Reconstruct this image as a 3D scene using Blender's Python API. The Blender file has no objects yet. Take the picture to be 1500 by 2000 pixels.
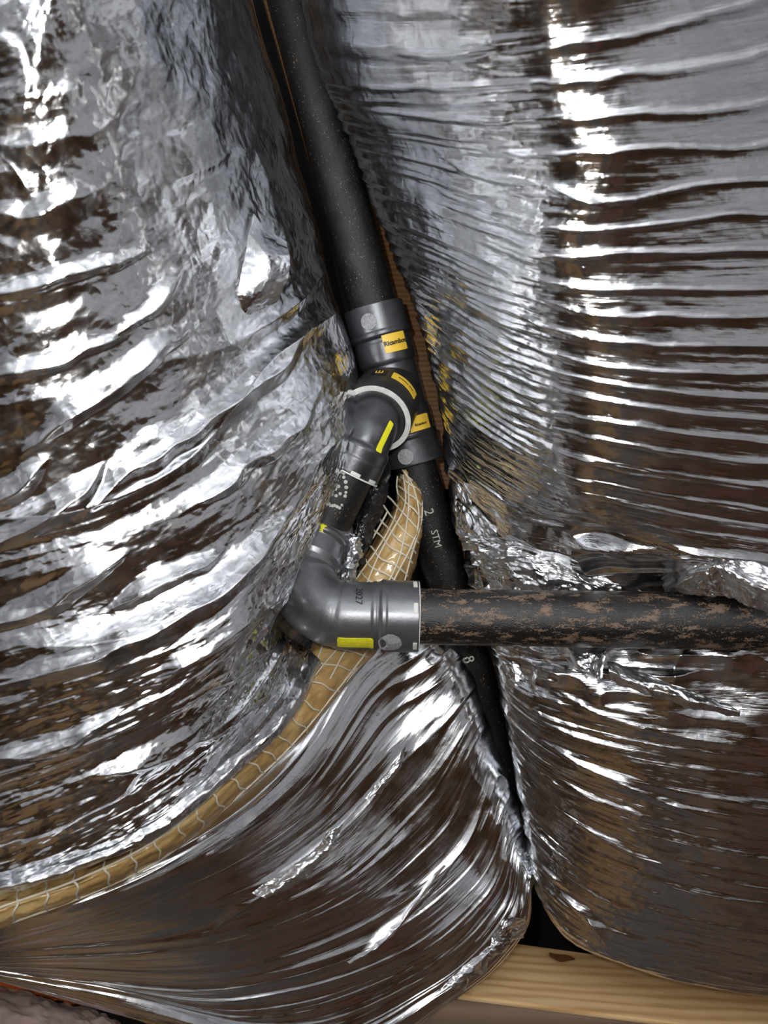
import bpy, bmesh, math, random
import numpy as np
from mathutils import Vector, Matrix
random.seed(7)
PI = math.pi
sc = bpy.context.scene
COL = sc.collection

# ------------------------------------------------------------------ camera, world, lights, exposure
cam_d = bpy.data.cameras.new('camera')
cam = bpy.data.objects.new('camera', cam_d); COL.objects.link(cam)
cam.location = (0, -0.6, 0); cam.rotation_euler = (PI/2, 0, 0)
cam_d.sensor_fit = 'VERTICAL'; cam_d.sensor_height = 36.0; cam_d.lens = 27.0
cam_d.clip_start = 0.01; cam_d.clip_end = 30
cam_d.dof.use_dof = True; cam_d.dof.focus_distance = 0.60; cam_d.dof.aperture_fstop = 8.0
sc.camera = cam
sc.view_settings.view_transform = 'Standard'; sc.view_settings.look = 'None'
sc.view_settings.gamma = 1; sc.view_settings.use_curve_mapping = False
sc.view_settings.exposure = 0.0
try:
    sc.cycles.use_denoising = True
    sc.cycles.max_bounces = 8; sc.cycles.glossy_bounces = 6; sc.cycles.diffuse_bounces = 3
    sc.cycles.sample_clamp_indirect = 6.0
except Exception: pass
w = bpy.data.worlds.new('world'); sc.world = w; w.use_nodes = True
w.node_tree.nodes['Background'].inputs[0].default_value = (0.55, 0.6, 0.7, 1)
w.node_tree.nodes['Background'].inputs[1].default_value = 0.02

def light(name, kind, loc, energy, color=(1, 1, 1), size=0.1, size_y=None, target=None):
    d = bpy.data.lights.new(name, kind); d.energy = energy; d.color = color
    if kind == 'AREA':
        d.size = size
        if size_y: d.shape = 'RECTANGLE'; d.size_y = size_y
    else: d.shadow_soft_size = size
    o = bpy.data.objects.new(name, d); COL.objects.link(o); o.location = loc
    if target is not None:
        o.rotation_euler = (Vector(target)-Vector(loc)).to_track_quat('-Z', 'Y').to_euler()
    return o
light('phone_flash', 'POINT', (-0.03, -0.60, 0.035), 3.5, (1.0, 0.97, 0.92), 0.004)
light('ceiling_bounce_fill', 'AREA', (0.1, -1.15, 0.15), 20.0, (0.95, 0.97, 1.0), 0.25, 0.25, (0.0, -1.0, 0.62))  # added unseen lamp, bounced off the ceiling to brighten the foil
light('wall_fill', 'POINT', (0.35, -1.45, 0.28), 9.0, (1.0, 0.97, 0.93), 0.05)  # added unseen fill that lights the walls mirrored in the foil

# ------------------------------------------------------------------ helpers
F = 1500.0
def P(px, py, d):                      # a point seen at pixel px,py at distance d along the view axis
    return np.array(((px-750)*d/F, d-0.6, (1000-py)*d/F))

_rng = {}
def vnoise(x, y, seed=0):
    if seed not in _rng: _rng[seed] = np.random.RandomState(seed+11).rand(256, 256).astype(np.float32)*2-1
    g = _rng[seed]
    xi = np.floor(x).astype(int); yi = np.floor(y).astype(int)
    fx = x-xi; fy = y-yi
    fx = fx*fx*fx*(fx*(fx*6-15)+10); fy = fy*fy*fy*(fy*(fy*6-15)+10)
    a = g[xi % 256, yi % 256]; b = g[(xi+1) % 256, yi % 256]
    c = g[xi % 256, (yi+1) % 256]; d = g[(xi+1) % 256, (yi+1) % 256]
    return (a*(1-fx)+b*fx)*(1-fy)+(c*(1-fx)+d*fx)*fy
def fbm(x, y, seed=0, o=3):
    s = 0; a = 1.0
    for k in range(o): s = s+a*vnoise(x*2**k, y*2**k, seed+k); a *= 0.5
    return s
def ridge(x, y, seed=0): return 1-2*np.abs(vnoise(x, y, seed))     # crease along zero lines, -1..1
def cells(x, y, seed=0):               # crumpled facets: each cell a tilted plane
    r = np.random.RandomState(seed+99); J = r.rand(64, 64, 2); T = r.rand(64, 64, 3)*2-1
    xi = np.floor(x).astype(int); yi = np.floor(y).astype(int)
    best = np.full(x.shape, 1e9); h = np.zeros(x.shape)
    for dx in (-1, 0, 1):
        for dy in (-1, 0, 1):
            cx = xi+dx; cy = yi+dy
            j = J[cx % 64, cy % 64]; t = T[cx % 64, cy % 64]
            ox = x-(cx+j[..., 0]); oy = y-(cy+j[..., 1])
            dd = ox*ox+oy*oy
            m = dd < best; best = np.where(m, dd, best)
            h = np.where(m, np.sqrt(dd)*1.0+0*t[..., 0], h)
    return h
def smooth(a, b, x):
    t = np.clip((x-a)/(b-a), 0, 1); return t*t*(3-2*t)

def crom(C, t):                        # Catmull-Rom through rows of C (n,...) at params t (m)
    C = np.asarray(C, float); n = len(C)
    i = np.clip(np.floor(t).astype(int), 0, n-2); f = (t-i)
    sh = (-1,)+(1,)*(C.ndim-1); f = f.reshape(sh)
    p1 = C[i]; p2 = C[i+1]
    p0 = np.where((i > 0).reshape(sh), C[np.maximum(i-1, 0)], 2*p1-p2)
    p3 = np.where((i < n-2).reshape(sh), C[np.minimum(i+2, n-1)], 2*p2-p1)
    return 0.5*((2*p1)+(-p0+p2)*f+(2*p0-5*p1+4*p2-p3)*f*f+(-p0+3*p1-3*p2+p3)*f**3)

def link(name, me, mat=None, parent=None):
    o = bpy.data.objects.new(name, me); COL.objects.link(o)
    if mat: me.materials.append(mat)
    if parent: o.parent = parent
    return o
def tag(o, label=None, cat=None, group=None, kind=None):
    if label: o['label'] = label
    if cat: o['category'] = cat
    if group: o['group'] = group
    if kind: o['kind'] = kind
    return o
def thing(name, label, cat, group=None, loc=(0, 0, 0)):
    o = bpy.data.objects.new(name, None); COL.objects.link(o); o.empty_display_size = 0.02
    o.location = loc
    return tag(o, label, cat, group)
def set_origin(o):
    """put an Empty in the middle of its children without moving them"""
    bpy.context.view_layer.update()
    pts = [c.matrix_world @ Vector(b) for c in o.children for b in c.bound_box]
    m = sum(pts, Vector())/len(pts); z = min(p.z for p in pts)
    new = Vector((m.x, m.y, z)); off = new-o.location
    o.location = new
    for c in o.children: c.location = c.location-off

def grid_mesh(name, V, uv=None, closed_v=False):
    nu, nv = V.shape[:2]
    idx = np.arange(nu*nv).reshape(nu, nv)
    if closed_v:
        a = idx[:-1]; b = idx[1:]; a2 = np.roll(a, -1, 1); b2 = np.roll(b, -1, 1)
        quads = np.stack([a, a2, b2, b], -1).reshape(-1, 4)
    else:
        quads = np.stack([idx[:-1, :-1], idx[:-1, 1:], idx[1:, 1:], idx[1:, :-1]], -1).reshape(-1, 4)
    me = bpy.data.meshes.new(name)
    me.vertices.add(nu*nv); me.vertices.foreach_set('co', V.reshape(-1).astype(np.float32))
    nf = len(quads)
    me.loops.add(nf*4); me.loops.foreach_set('vertex_index', quads.reshape(-1).astype(np.int32))
    me.polygons.add(nf); me.polygons.foreach_set('loop_start', np.arange(0, nf*4, 4, dtype=np.int32))
    me.polygons.foreach_set('use_smooth', np.ones(nf, bool))
    if uv is not None:
        l = me.uv_layers.new(name='UVMap')
        l.data.foreach_set('uv', uv.reshape(-1, 2)[quads.reshape(-1)].reshape(-1).astype(np.float32))
    me.update(calc_edges=True); me.validate()
    return me

def soften(B, k, axis):
    for _ in range(2):
        B = np.swapaxes(B, 0, axis); n = len(B)
        lo = 2*B[:1]-B[k:0:-1]; hi = 2*B[-1:]-B[-2:-k-2:-1]
        C = np.cumsum(np.concatenate([np.zeros_like(B[:1]), lo, B, hi]), axis=0)
        B = (C[2*k+1:]-C[:-2*k-1])/(2*k+1); B = np.swapaxes(B, 0, axis)
    return B
def sheet(name, rows, nu, nv, disp, mat, parent=None, soft=0):
    """rows[i][j] = (px,py,d): lattice of measured points, interpolated, then displaced along its normals."""
    R = np.array([[P(*p) for p in r] for r in rows])
    n, m = R.shape[:2]
    tu = np.linspace(0, n-1, nu); tv = np.linspace(0, m-1, nv)
    A = crom(R, tu)                                     # nu,m,3
    B = crom(np.swapaxes(A, 0, 1), tv); B = np.swapaxes(B, 0, 1)   # nu,nv,3
    if soft: B = soften(B, soft, 1); B = soften(B, max(2, soft//3), 0)
    du = np.gradient(B, axis=0); dv = np.gradient(B, axis=1)
    N = np.cross(du, dv); N /= (np.linalg.norm(N, axis=2, keepdims=True)+1e-12)
    cen = np.array((0, -0.6, 0.0)); s = np.sign(np.mean(np.sum(N*(cen-B), axis=2))); N *= s
    U, Vv = np.meshgrid(tu, tv, indexing='ij')
    lu = np.cumsum(np.linalg.norm(du, axis=2).mean(1)); lv = np.cumsum(np.linalg.norm(dv, axis=2).mean(0))
    uv = np.stack(np.meshgrid(lu, lv, indexing='ij'), -1)
    dd_ = B[..., 1]+0.6; PX = 750+F*B[..., 0]/dd_; PY = 1000-F*B[..., 2]/dd_
    D, slide = disp(U, Vv, PX, PY) if disp.__code__.co_argcount == 4 else disp(U, Vv)
    B = B+N*D[..., None]
    if slide is not None:
        T = du/(np.linalg.norm(du, axis=2, keepdims=True)+1e-12); B = B+T*slide[..., None]
    me = grid_mesh(name, B, uv)
    return link(name, me, mat, parent)

def fold(PX, PY, line, w, amp, steep=0.45):
    """a pleat along a polyline: rises slowly on its upper side, drops sharply below"""
    line = np.array(line, float); n = len(line)
    ln = crom(line, np.linspace(0, n-1, 5*n)); seg = np.linalg.norm(np.diff(ln, axis=0), axis=1); tot = seg.sum(); acc = 0
    best = np.full(PX.shape, 1e9); sd = np.zeros(PX.shape); tt = np.zeros(PX.shape)
    for i in range(len(seg)):
        a = ln[i]; d = (ln[i+1]-a)/seg[i]; x = PX-a[0]; y = PY-a[1]
        t = np.clip(x*d[0]+y*d[1], 0, seg[i]); ex = x-d[0]*t; ey = y-d[1]*t; q = ex*ex+ey*ey
        m = q < best; best = np.where(m, q, best)
        c = d[0]*y-d[1]*x
        sd = np.where(m, np.sqrt(q)*np.where(c > 0, 1, -1), sd); tt = np.where(m, (acc+t)/tot, tt); acc += seg[i]
    if line[-1][0] > line[0][0]: sd = -sd            # positive: above the line
    tap = np.clip(np.minimum(tt, 1-tt)*3.2, 0, 1); tap = tap*tap*(3-2*tap)
    ww = w*(0.35+0.65*tap)
    z = sd/ww
    g = np.where(z > 0, np.clip(1-z, 0, 1)**1.5, np.clip(1+z/steep, 0, 1)**1.2)
    return amp*tap*g

def frames(path):
    path = np.asarray(path, float)
    T = np.gradient(path, axis=0); T /= np.linalg.norm(T, axis=1, keepdims=True)
    ref = np.array((0, -1.0, 0)); X = np.zeros_like(T)
    x = ref-T[0]*np.dot(ref, T[0])
    if np.linalg.norm(x) < 1e-3: x = np.array((0, 0, 1.0))-T[0]*T[0][2]
    x /= np.linalg.norm(x)
    for i in range(len(T)):
        x = x-T[i]*np.dot(x, T[i]); x /= np.linalg.norm(x); X[i] = x
    Y = np.cross(T, X)
    return path, T, X, Y
def tube(path, radii, seg=48):
    p, T, X, Y = frames(path); r = np.broadcast_to(np.asarray(radii, float), (len(p),))
    a = np.linspace(0, 2*PI, seg, endpoint=False)+PI
    return p[:, None]+r[:, None, None]*(np.cos(a)[None, :, None]*X[:, None]+np.sin(a)[None, :, None]*Y[:, None])
def tube_obj(name, path, radii, mat, parent=None, seg=48):
    V = tube(path, radii, seg); p, T, X, Y = frames(path)
    L = np.concatenate([[0], np.cumsum(np.linalg.norm(np.diff(p, axis=0), axis=1))])
    a = np.linspace(0, 2*PI*np.mean(radii), seg, endpoint=False)
    uv = np.stack(np.meshgrid(L, a, indexing='ij'), -1)
    return link(name, grid_mesh(name, V, uv, True), mat, parent)
def join_grids(name, grids, mat, parent=None):
    """several closed tubes as one mesh"""
    bm = bmesh.new()
    for V in grids:
        me = grid_mesh('t', V, None, True); bm.from_mesh(me); bpy.data.meshes.remove(me)
    me = bpy.data.meshes.new(name); bm.to_mesh(me); bm.free()
    return link(name, me, mat, parent)
def resample(path, step):
    path = np.asarray(path, float); L = np.concatenate([[0], np.cumsum(np.linalg.norm(np.diff(path, axis=0), axis=1))])
    n = max(2, int(L[-1]/step)+1); s = np.linspace(0, L[-1], n)
    return np.stack([np.interp(s, L, path[:, k]) for k in range(3)], 1), s
def profiled(path, prof, step=0.0008):
    """path + [(s, radius)] profile (s from the start of the path)"""
    pts, s = resample(path, step)
    ps = [q[0] for q in prof]; pr = [q[1] for q in prof]
    if s[-1] < ps[-1]: s = s*ps[-1]/s[-1]
    return pts, np.interp(s, ps, pr)
class Surf:
    """maps (s, angle, height) on a swept tube to a point; s in metres from the start"""
    def __init__(self, pts, rad):
        self.p, self.T, self.X, self.Y = frames(pts); self.r = np.broadcast_to(np.asarray(rad, float), (len(pts),))
        self.L = np.concatenate([[0], np.cumsum(np.linalg.norm(np.diff(self.p, axis=0), axis=1))])
    def at(self, s, a, h=0.0, rmax=None):
        f = lambda q: np.array([np.interp(s, self.L, q[:, k]) for k in range(3)])
        r = np.interp(s, self.L, self.r) if rmax is None else rmax
        return f(self.p)+(r+h)*(math.cos(a)*f(self.X)+math.sin(a)*f(self.Y))
    def angle_to(self, s, pt):
        f = lambda q: np.array([np.interp(s, self.L, q[:, k]) for k in range(3)])
        v = np.asarray(pt)-f(self.p); return math.atan2(np.dot(v, f(self.Y)), np.dot(v, f(self.X)))
def patch(name, S, s0, s1, a0, a1, h, mat, parent, na=20, ns=6, r=None):
    """a label: thin curved slab on a swept tube"""
    bm = bmesh.new(); top = []; bot = []
    for i in range(ns+1):
        rt = []; rb = []
        for j in range(na+1):
            s = s0+(s1-s0)*i/ns; a = a0+(a1-a0)*j/na
            # rounded corners
            ci = abs(2*i/ns-1); cj = abs(2*j/na-1)
            k = 1-0.06*max(0, ci-0.8)*max(0, cj-0.8)*25
            s = (s0+s1)/2+(s-(s0+s1)/2)*k
            rt.append(bm.verts.new(S.at(s, a, h, r))); rb.append(bm.verts.new(S.at(s, a, -0.0003, r)))
        top.append(rt); bot.append(rb)
    for i in range(ns):
        for j in range(na):
            bm.faces.new((top[i][j], top[i][j+1], top[i+1][j+1], top[i+1][j]))
    ring = [(0, j) for j in range(na)]+[(i, na) for i in range(ns)]+[(ns, j) for j in range(na, 0, -1)]+[(i, 0) for i in range(ns, 0, -1)]
    for k in range(len(ring)):
        a = ring[k]; b = ring[(k+1) % len(ring)]
        bm.faces.new((top[a[0]][a[1]], bot[a[0]][a[1]], bot[b[0]][b[1]], top[b[0]][b[1]]))
    for f in bm.faces: f.smooth = False
    bmesh.ops.recalc_face_normals(bm, faces=bm.faces)
    me = bpy.data.meshes.new(name); bm.to_mesh(me); bm.free()
    return link(name, me, mat, parent)
def text_on(name, S, txt, size, s_mid, a_mid, h, mat, parent, along='angle', flip=1, r=None, bold=0.0, sx=1.0):
    """lettering wrapped on a tube"""
    cu = bpy.data.curves.new('txt', 'FONT'); cu.body = txt; cu.size = size; cu.align_x = 'CENTER'; cu.align_y = 'CENTER'
    cu.offset = bold; cu.resolution_u = 2
    ob = bpy.data.objects.new('txt', cu); COL.objects.link(ob)
    dg = bpy.context.evaluated_depsgraph_get(); dg.update()
    me = bpy.data.meshes.new_from_object(ob.evaluated_get(dg))
    bpy.data.objects.remove(ob); bpy.data.curves.remove(cu)
    R = r if r else float(np.interp(s_mid, S.L, S.r))
    o0 = S.at(s_mid, a_mid, 0, R); ds_ = S.at(s_mid+.001, a_mid, 0, R)-o0; da_ = S.at(s_mid, a_mid+.05, 0, R)-o0; no = S.at(s_mid, a_mid, .01, R)-o0
    hand = np.dot(np.cross(ds_, da_), no)          # sign of (s, a, outward)
    for v in me.vertices:
        x, y = v.co.x*sx, v.co.y
        if along == 'angle':
            # x along +a*flip, y along -s*flip*k with (x,y,out) right handed
            k2 = 1 if hand > 0 else -1
            v.co = S.at(s_mid-y*flip*k2, a_mid+x*flip/R, h, r); continue
        else:
            k2 = 1 if hand > 0 else -1
            v.co = S.at(s_mid+x*flip, a_mid+y*flip*k2/R, h, r); continue
        if along == 'angle': s = s_mid-y*flip; a = a_mid+x*flip/R
        else: s = s_mid+x*flip; a = a_mid+y*flip/R
        v.co = S.at(s, a, h, r)
    me.name = name
    me.materials.clear()
    return link(name, me, mat, parent)

# ------------------------------------------------------------------ materials
def new_mat(name):
    m = bpy.data.materials.new(name); m.use_nodes = True; nt = m.node_tree
    return m, nt, nt.nodes['Principled BSDF']
def N_(nt, kind, **kw):
    n = nt.nodes.new(kind)
    for k, v in kw.items(): setattr(n, k, v)
    return n
def ramp(nt, src, stops):
    r = N_(nt, 'ShaderNodeValToRGB'); nt.links.new(src, r.inputs[0])
    e = r.color_ramp.elements
    while len(e) < len(stops): e.new(0.5)
    for q, (p, c) in zip(e, stops): q.position = p; q.color = (*c, 1) if len(c) == 3 else c
    return r.outputs[0]
def mapped(nt, space, scale, loc=(0, 0, 0), rot=(0, 0, 0)):
    tc = N_(nt, 'ShaderNodeTexCoord'); mp = N_(nt, 'ShaderNodeMapping')
    mp.inputs['Scale'].default_value = scale; mp.inputs['Location'].default_value = loc; mp.inputs['Rotation'].default_value = rot
    nt.links.new(tc.outputs[space], mp.inputs[0]); return mp.outputs[0]
def noise(nt, vec, scale, detail=4, rough=0.6, dist=0.0):
    n = N_(nt, 'ShaderNodeTexNoise'); nt.links.new(vec, n.inputs['Vector'])
    n.inputs['Scale'].default_value = scale; n.inputs['Detail'].default_value = detail
    n.inputs['Roughness'].default_value = rough; n.inputs['Distortion'].default_value = dist
    return n.outputs['Fac']
def math_(nt, op, a, b=None):
    n = N_(nt, 'ShaderNodeMath', operation=op)
    for i, v in enumerate((a, b)):
        if v is None: continue
        if isinstance(v, (int, float)): n.inputs[i].default_value = v
        else: nt.links.new(v, n.inputs[i])
    return n.outputs[0]
def bump(nt, bsdf, heights):
    prev = None
    for h, dist, st in heights:
        b = N_(nt, 'ShaderNodeBump'); b.inputs['Distance'].default_value = dist; b.inputs['Strength'].default_value = st
        nt.links.new(h, b.inputs['Height'])
        if prev: nt.links.new(prev, b.inputs['Normal'])
        prev = b.outputs[0]
    nt.links.new(prev, bsdf.inputs['Normal'])

def foil_mat(name, streak=1.0, crinkle=1.0, rough=(0.08, 0.2), base=(0.80, 0.81, 0.83), us=260, vs=14):
    m, nt, b = new_mat(name)
    b.inputs['Metallic'].default_value = 1.0
    b.inputs['Base Color'].default_value = (*base, 1)
    uv = mapped(nt, 'UV', (us, vs, 1)); st = noise(nt, uv, 1.0, 4, 0.6, 0.4)
    ob = mapped(nt, 'Object', (1, 1, 1)); vo = N_(nt, 'ShaderNodeTexVoronoi', feature='F1')
    wn = N_(nt, 'ShaderNodeTexNoise'); nt.links.new(ob, wn.inputs['Vector']); wn.inputs['Scale'].default_value = 30; wn.inputs['Detail'].default_value = 3
    mx = N_(nt, 'ShaderNodeMix', data_type='VECTOR'); mx.inputs[0].default_value = 0.06
    nt.links.new(ob, mx.inputs[4]); nt.links.new(wn.outputs['Color'], mx.inputs[5])
    nt.links.new(mx.outputs[1], vo.inputs['Vector']); vo.inputs['Scale'].default_value = 75
    fine = noise(nt, ob, 420, 3, 0.6)
    bump(nt, b, [(st, 0.0009*streak, 0.6), (vo.outputs['Distance'], 0.0011*crinkle, 0.4), (fine, 0.00025, 0.3)])
    rr = noise(nt, ob, 60, 4, 0.6)
    mr = N_(nt, 'ShaderNodeMapRange'); nt.links.new(rr, mr.inputs[0]); mr.inputs[1].default_value = 0.35; mr.inputs[2].default_value = 0.65
    mr.inputs[3].default_value = rough[0]; mr.inputs[4].default_value = rough[1]
    nt.links.new(mr.outputs[0], b.inputs['Roughness'])
    return m
M_foil_ribbed = foil_mat('silver_foil_ribbed', 1.0, 0.5, (0.10, 0.22))
M_foil_big = foil_mat('silver_foil_crinkled', 0.5, 1.1, (0.10, 0.22), us=90, vs=20)
M_foil_fine = foil_mat('silver_foil_pleated', 0.6, 0.3, (0.10, 0.24), us=330, vs=10)
M_foil_flap = foil_mat('silver_foil_torn', 0.2, 1.6, (0.22, 0.42), us=90, vs=60)

def metal_mat(c0=(0.13, 0.133, 0.14), c1=(0.22, 0.225, 0.235), nm='grey_pressed_steel'):
    m, nt, b = new_mat(nm)
    b.inputs['Metallic'].default_value = 0.75
    ob = mapped(nt, 'Object', (1, 1, 1)); n = noise(nt, ob, 40, 5, 0.65)
    nt.links.new(ramp(nt, n, [(0.3, c0), (0.7, c1)]), b.inputs['Base Color'])
    n2 = noise(nt, ob, 500, 2); bump(nt, b, [(n2, 0.0003, 0.25)])
    mr = N_(nt, 'ShaderNodeMapRange'); nt.links.new(n, mr.inputs[0]); mr.inputs[1].default_value = 0.3; mr.inputs[2].default_value = 0.7
    mr.inputs[3].default_value = 0.30; mr.inputs[4].default_value = 0.42
    nt.links.new(mr.outputs[0], b.inputs['Roughness'])
    return m
M_steel = metal_mat()
M_steel_dark = metal_mat((0.055, 0.057, 0.062), (0.11, 0.113, 0.12), 'dark_grey_pressed_steel')
def pipe_mat(name, dirt):
    m, nt, b = new_mat(name)
    uv = mapped(nt, 'UV', (50, 120, 1)); n = noise(nt, uv, 1.0, 7, 0.74, 0.2)
    uv2 = mapped(nt, 'UV', (700, 1100, 1)); n2 = noise(nt, uv2, 1.0, 3, 0.6)
    mix = math_(nt, 'ADD', n, math_(nt, 'MULTIPLY', math_(nt, 'SUBTRACT', n2, 0.5), 0.35))
    c = ramp(nt, mix, [(0.0, (0.006, 0.006, 0.006)), (dirt, (0.012, 0.011, 0.010)), (dirt+0.035, (0.18, 0.12, 0.08)), (0.95, (0.28, 0.20, 0.13))])
    nt.links.new(c, b.inputs['Base Color'])
    vs = N_(nt, 'ShaderNodeTexVoronoi', feature='F1'); nt.links.new(mapped(nt, 'UV', (330, 420, 1)), vs.inputs['Vector']); vs.inputs['Scale'].default_value = 1.0
    sp = math_(nt, 'MULTIPLY', math_(nt, 'LESS_THAN', vs.outputs['Distance'], 0.17), math_(nt, 'GREATER_THAN', n, 0.5))
    mx = N_(nt, 'ShaderNodeMix', data_type='RGBA'); nt.links.new(sp, mx.inputs[0]); nt.links.new(c, mx.inputs[6]); mx.inputs[7].default_value = (0.16, 0.13, 0.10, 1)
    nt.links.new(mx.outputs[2], b.inputs['Base Color'])
    r = ramp(nt, mix, [(dirt, (0.24,)*3), (dirt+0.05, (0.55,)*3)]); nt.links.new(r, b.inputs['Roughness'])
    bump(nt, b, [(n2, 0.0007, 0.7), (n, 0.0005, 0.3)])
    b.inputs['Specular IOR Level'].default_value = 0.5 if dirt < 0.6 else 0.22
    return m
M_pipe_dirty = pipe_mat('black_pipe_with_rust', 0.535)
M_pipe = pipe_mat('black_pipe_coating', 0.70)
def plain(name, col, rough=0.5, metal=0.0, nscale=None, amt=0.2, bmp=None):
    m, nt, b = new_mat(name)
    b.inputs['Roughness'].default_value = rough; b.inputs['Metallic'].default_value = metal
    b.inputs['Base Color'].default_value = (*col, 1)
    ob = mapped(nt, 'Object', (1, 1, 1)); n = noise(nt, ob, nscale or 80, 4)
    lo = tuple(c*(1-amt) for c in col); hi = tuple(min(1, c*(1+amt)) for c in col)
    nt.links.new(ramp(nt, n, [(0.3, lo), (0.7, hi)]), b.inputs['Base Color'])
    if bmp: bump(nt, b, [(n, bmp, 0.6)])
    return m
M_yellow = plain('yellow_print', (0.80, 0.52, 0.05), 0.45, amt=0.08)
M_lime = plain('bright_yellow_sticker', (0.78, 0.74, 0.02), 0.4, amt=0.12, nscale=300)
M_black = plain('black_print', (0.006, 0.006, 0.006), 0.5)
M_white = plain('pale_plastic_ring', (0.66, 0.66, 0.63), 0.5, nscale=200, amt=0.15)
M_greyspot = plain('pale_grey_stamp', (0.30, 0.30, 0.31), 0.6, nscale=500, amt=0.35, bmp=0.0004)
M_print = plain('pale_stencil_paint', (0.45, 0.45, 0.42), 0.6, nscale=400, amt=0.3)
M_thread = plain('white_scrim_thread', (0.66, 0.60, 0.47), 0.6, amt=0.1)
M_dark = plain('cavity_shade_black', (0.006, 0.006, 0.006), 0.8)  # near-black colour puts the shadow of the gap into the far wall
M_orange = plain('orange_webbing', (0.85, 0.20, 0.03), 0.7, nscale=300, amt=0.15, bmp=0.0005)
M_cloth = plain('dusty_grey_pink_cloth', (0.30, 0.22, 0.195), 0.95, nscale=22, amt=0.5, bmp=0.0015)
def film():
    m, nt, b = new_mat('black_plastic_film')
    b.inputs['Base Color'].default_value = (0.012, 0.012, 0.012, 1); b.inputs['Roughness'].default_value = 0.16
    ob = mapped(nt, 'Object', (1, 1, 1)); n = noise(nt, ob, 90, 4, 0.6, 0.8); bump(nt, b, [(n, 0.003, 0.8)])
    return m
M_film = film()
def insul():
    m, nt, b = new_mat('yellow_glass_wool_under_film')
    uv = mapped(nt, 'UV', (18, 60, 1)); n = noise(nt, uv, 1.0, 5, 0.65, 0.5)
    nt.links.new(ramp(nt, n, [(0.25, (0.26, 0.15, 0.04)), (0.5, (0.47, 0.30, 0.11)), (0.75, (0.62, 0.45, 0.20))]), b.inputs['Base Color'])
    b.inputs['Roughness'].default_value = 0.5; b.inputs['Coat Weight'].default_value = 0.6; b.inputs['Coat Roughness'].default_value = 0.15
    ob = mapped(nt, 'Object', (1, 1, 1)); n2 = noise(nt, ob, 160, 4, 0.65); bump(nt, b, [(n2, 0.0018, 0.6)])
    return m
M_insul = insul()
def wood(name, scale, cols, rough=0.55, direction='Z'):
    m, nt, b = new_mat(name)
    v = mapped(nt, 'Object', scale)
    wv = N_(nt, 'ShaderNodeTexWave', wave_type='BANDS', bands_direction=direction); nt.links.new(v, wv.inputs['Vector'])
    wv.inputs['Scale'].default_value = 1.0; wv.inputs['Distortion'].default_value = 5.0; wv.inputs['Detail'].default_value = 3; wv.inputs['Detail Scale'].default_value = 0.8
    n = noise(nt, mapped(nt, 'Object', tuple(s*4 for s in scale)), 1.0, 5, 0.6)
    mixv = math_(nt, 'ADD', math_(nt, 'MULTIPLY', wv.outputs['Fac'], 0.5), math_(nt, 'MULTIPLY', n, 0.5))
    nt.links.new(ramp(nt, mixv, [(0.2, cols[0]), (0.5, cols[1]), (0.8, cols[2])]), b.inputs['Base Color'])
    b.inputs['Roughness'].default_value = rough; bump(nt, b, [(n, 0.0006, 0.4)])
    return m
M_joist = wood('pale_pine', (1.0, 50, 50), [(0.56, 0.34, 0.15), (0.74, 0.50, 0.25), (0.80, 0.58, 0.32)], direction='DIAGONAL')
M_stud = wood('orange_brown_board', (2, 2, 60), [(0.22, 0.10, 0.03), (0.33, 0.16, 0.05), (0.42, 0.22, 0.08)])
M_wall = wood('brown_timber_wall', (1.5, 1.5, 14), [(0.035, 0.018, 0.008), (0.085, 0.043, 0.018), (0.15, 0.08, 0.034)])
M_wallstud = wood('tan_stud', (14, 14, 1), [(0.16, 0.085, 0.025), (0.26, 0.145, 0.045), (0.34, 0.20, 0.07)])
M_redplank = wood('reddish_timber', (1.5, 1.5, 14), [(0.08, 0.025, 0.015), (0.14, 0.04, 0.025), (0.20, 0.07, 0.04)])
M_wall2 = wood('dark_brown_timber', (1.5, 1.5, 14), [(0.015, 0.01, 0.008), (0.035, 0.022, 0.015), (0.06, 0.04, 0.025)])
M_pale = plain('pale_plaster', (0.62, 0.63, 0.65), 0.8, nscale=3.5, amt=0.45)
M_red = plain('red_brown_floor', (0.08, 0.035, 0.025), 0.8, nscale=6, amt=0.5)

# ------------------------------------------------------------------ setting: the cramped room
def slab(name, mn, mx, mat, parent=None, bevel=0.0, rot=None, loc=None):
    bm = bmesh.new(); bmesh.ops.create_cube(bm, size=1)
    s = [mx[i]-mn[i] for i in range(3)]; c = [(mx[i]+mn[i])/2 for i in range(3)]
    for v in bm.verts: v.co = Vector((v.co.x*s[0], v.co.y*s[1], v.co.z*s[2]))
    if bevel: bmesh.ops.bevel(bm, geom=bm.edges[:], offset=bevel, segments=2, affect='EDGES')
    me = bpy.data.meshes.new(name); bm.to_mesh(me); bm.free()
    o = link(name, me, mat, parent); o.location = loc or c
    if rot: o.rotation_euler = rot
    return o
def struct(o): o['kind'] = 'structure'; return o
fl = struct(slab('floor', (-1.6, -2.2, -1.12), (1.6, 0.62, -1.075), M_red))
rf = random.Random(5)
for k in range(14):
    x = -1.55+k*0.222
    o = slab('plank', (x, -2.14, -1.075), (x+0.215, 0.55, -1.055-0.004*rf.random()), [M_wall, M_wallstud, M_redplank, M_wall2, M_wall, M_wall2][rf.randrange(6)], bevel=0.003)
    o.parent = fl; o.location = Vector(o.location)-Vector(fl.location)
struct(slab('ceiling', (-1.6, -2.2, 0.66), (1.6, 0.62, 0.71), M_pale))
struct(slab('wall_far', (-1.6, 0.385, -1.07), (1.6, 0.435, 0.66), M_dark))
wl = struct(slab('wall_left', (-1.6, -2.2, -1.07), (-1.55, 0.57, 0.66), M_wall))
wr = struct(slab('wall_right', (1.55, -2.2, -1.07), (1.6, 0.57, 0.66), M_wall))
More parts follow.
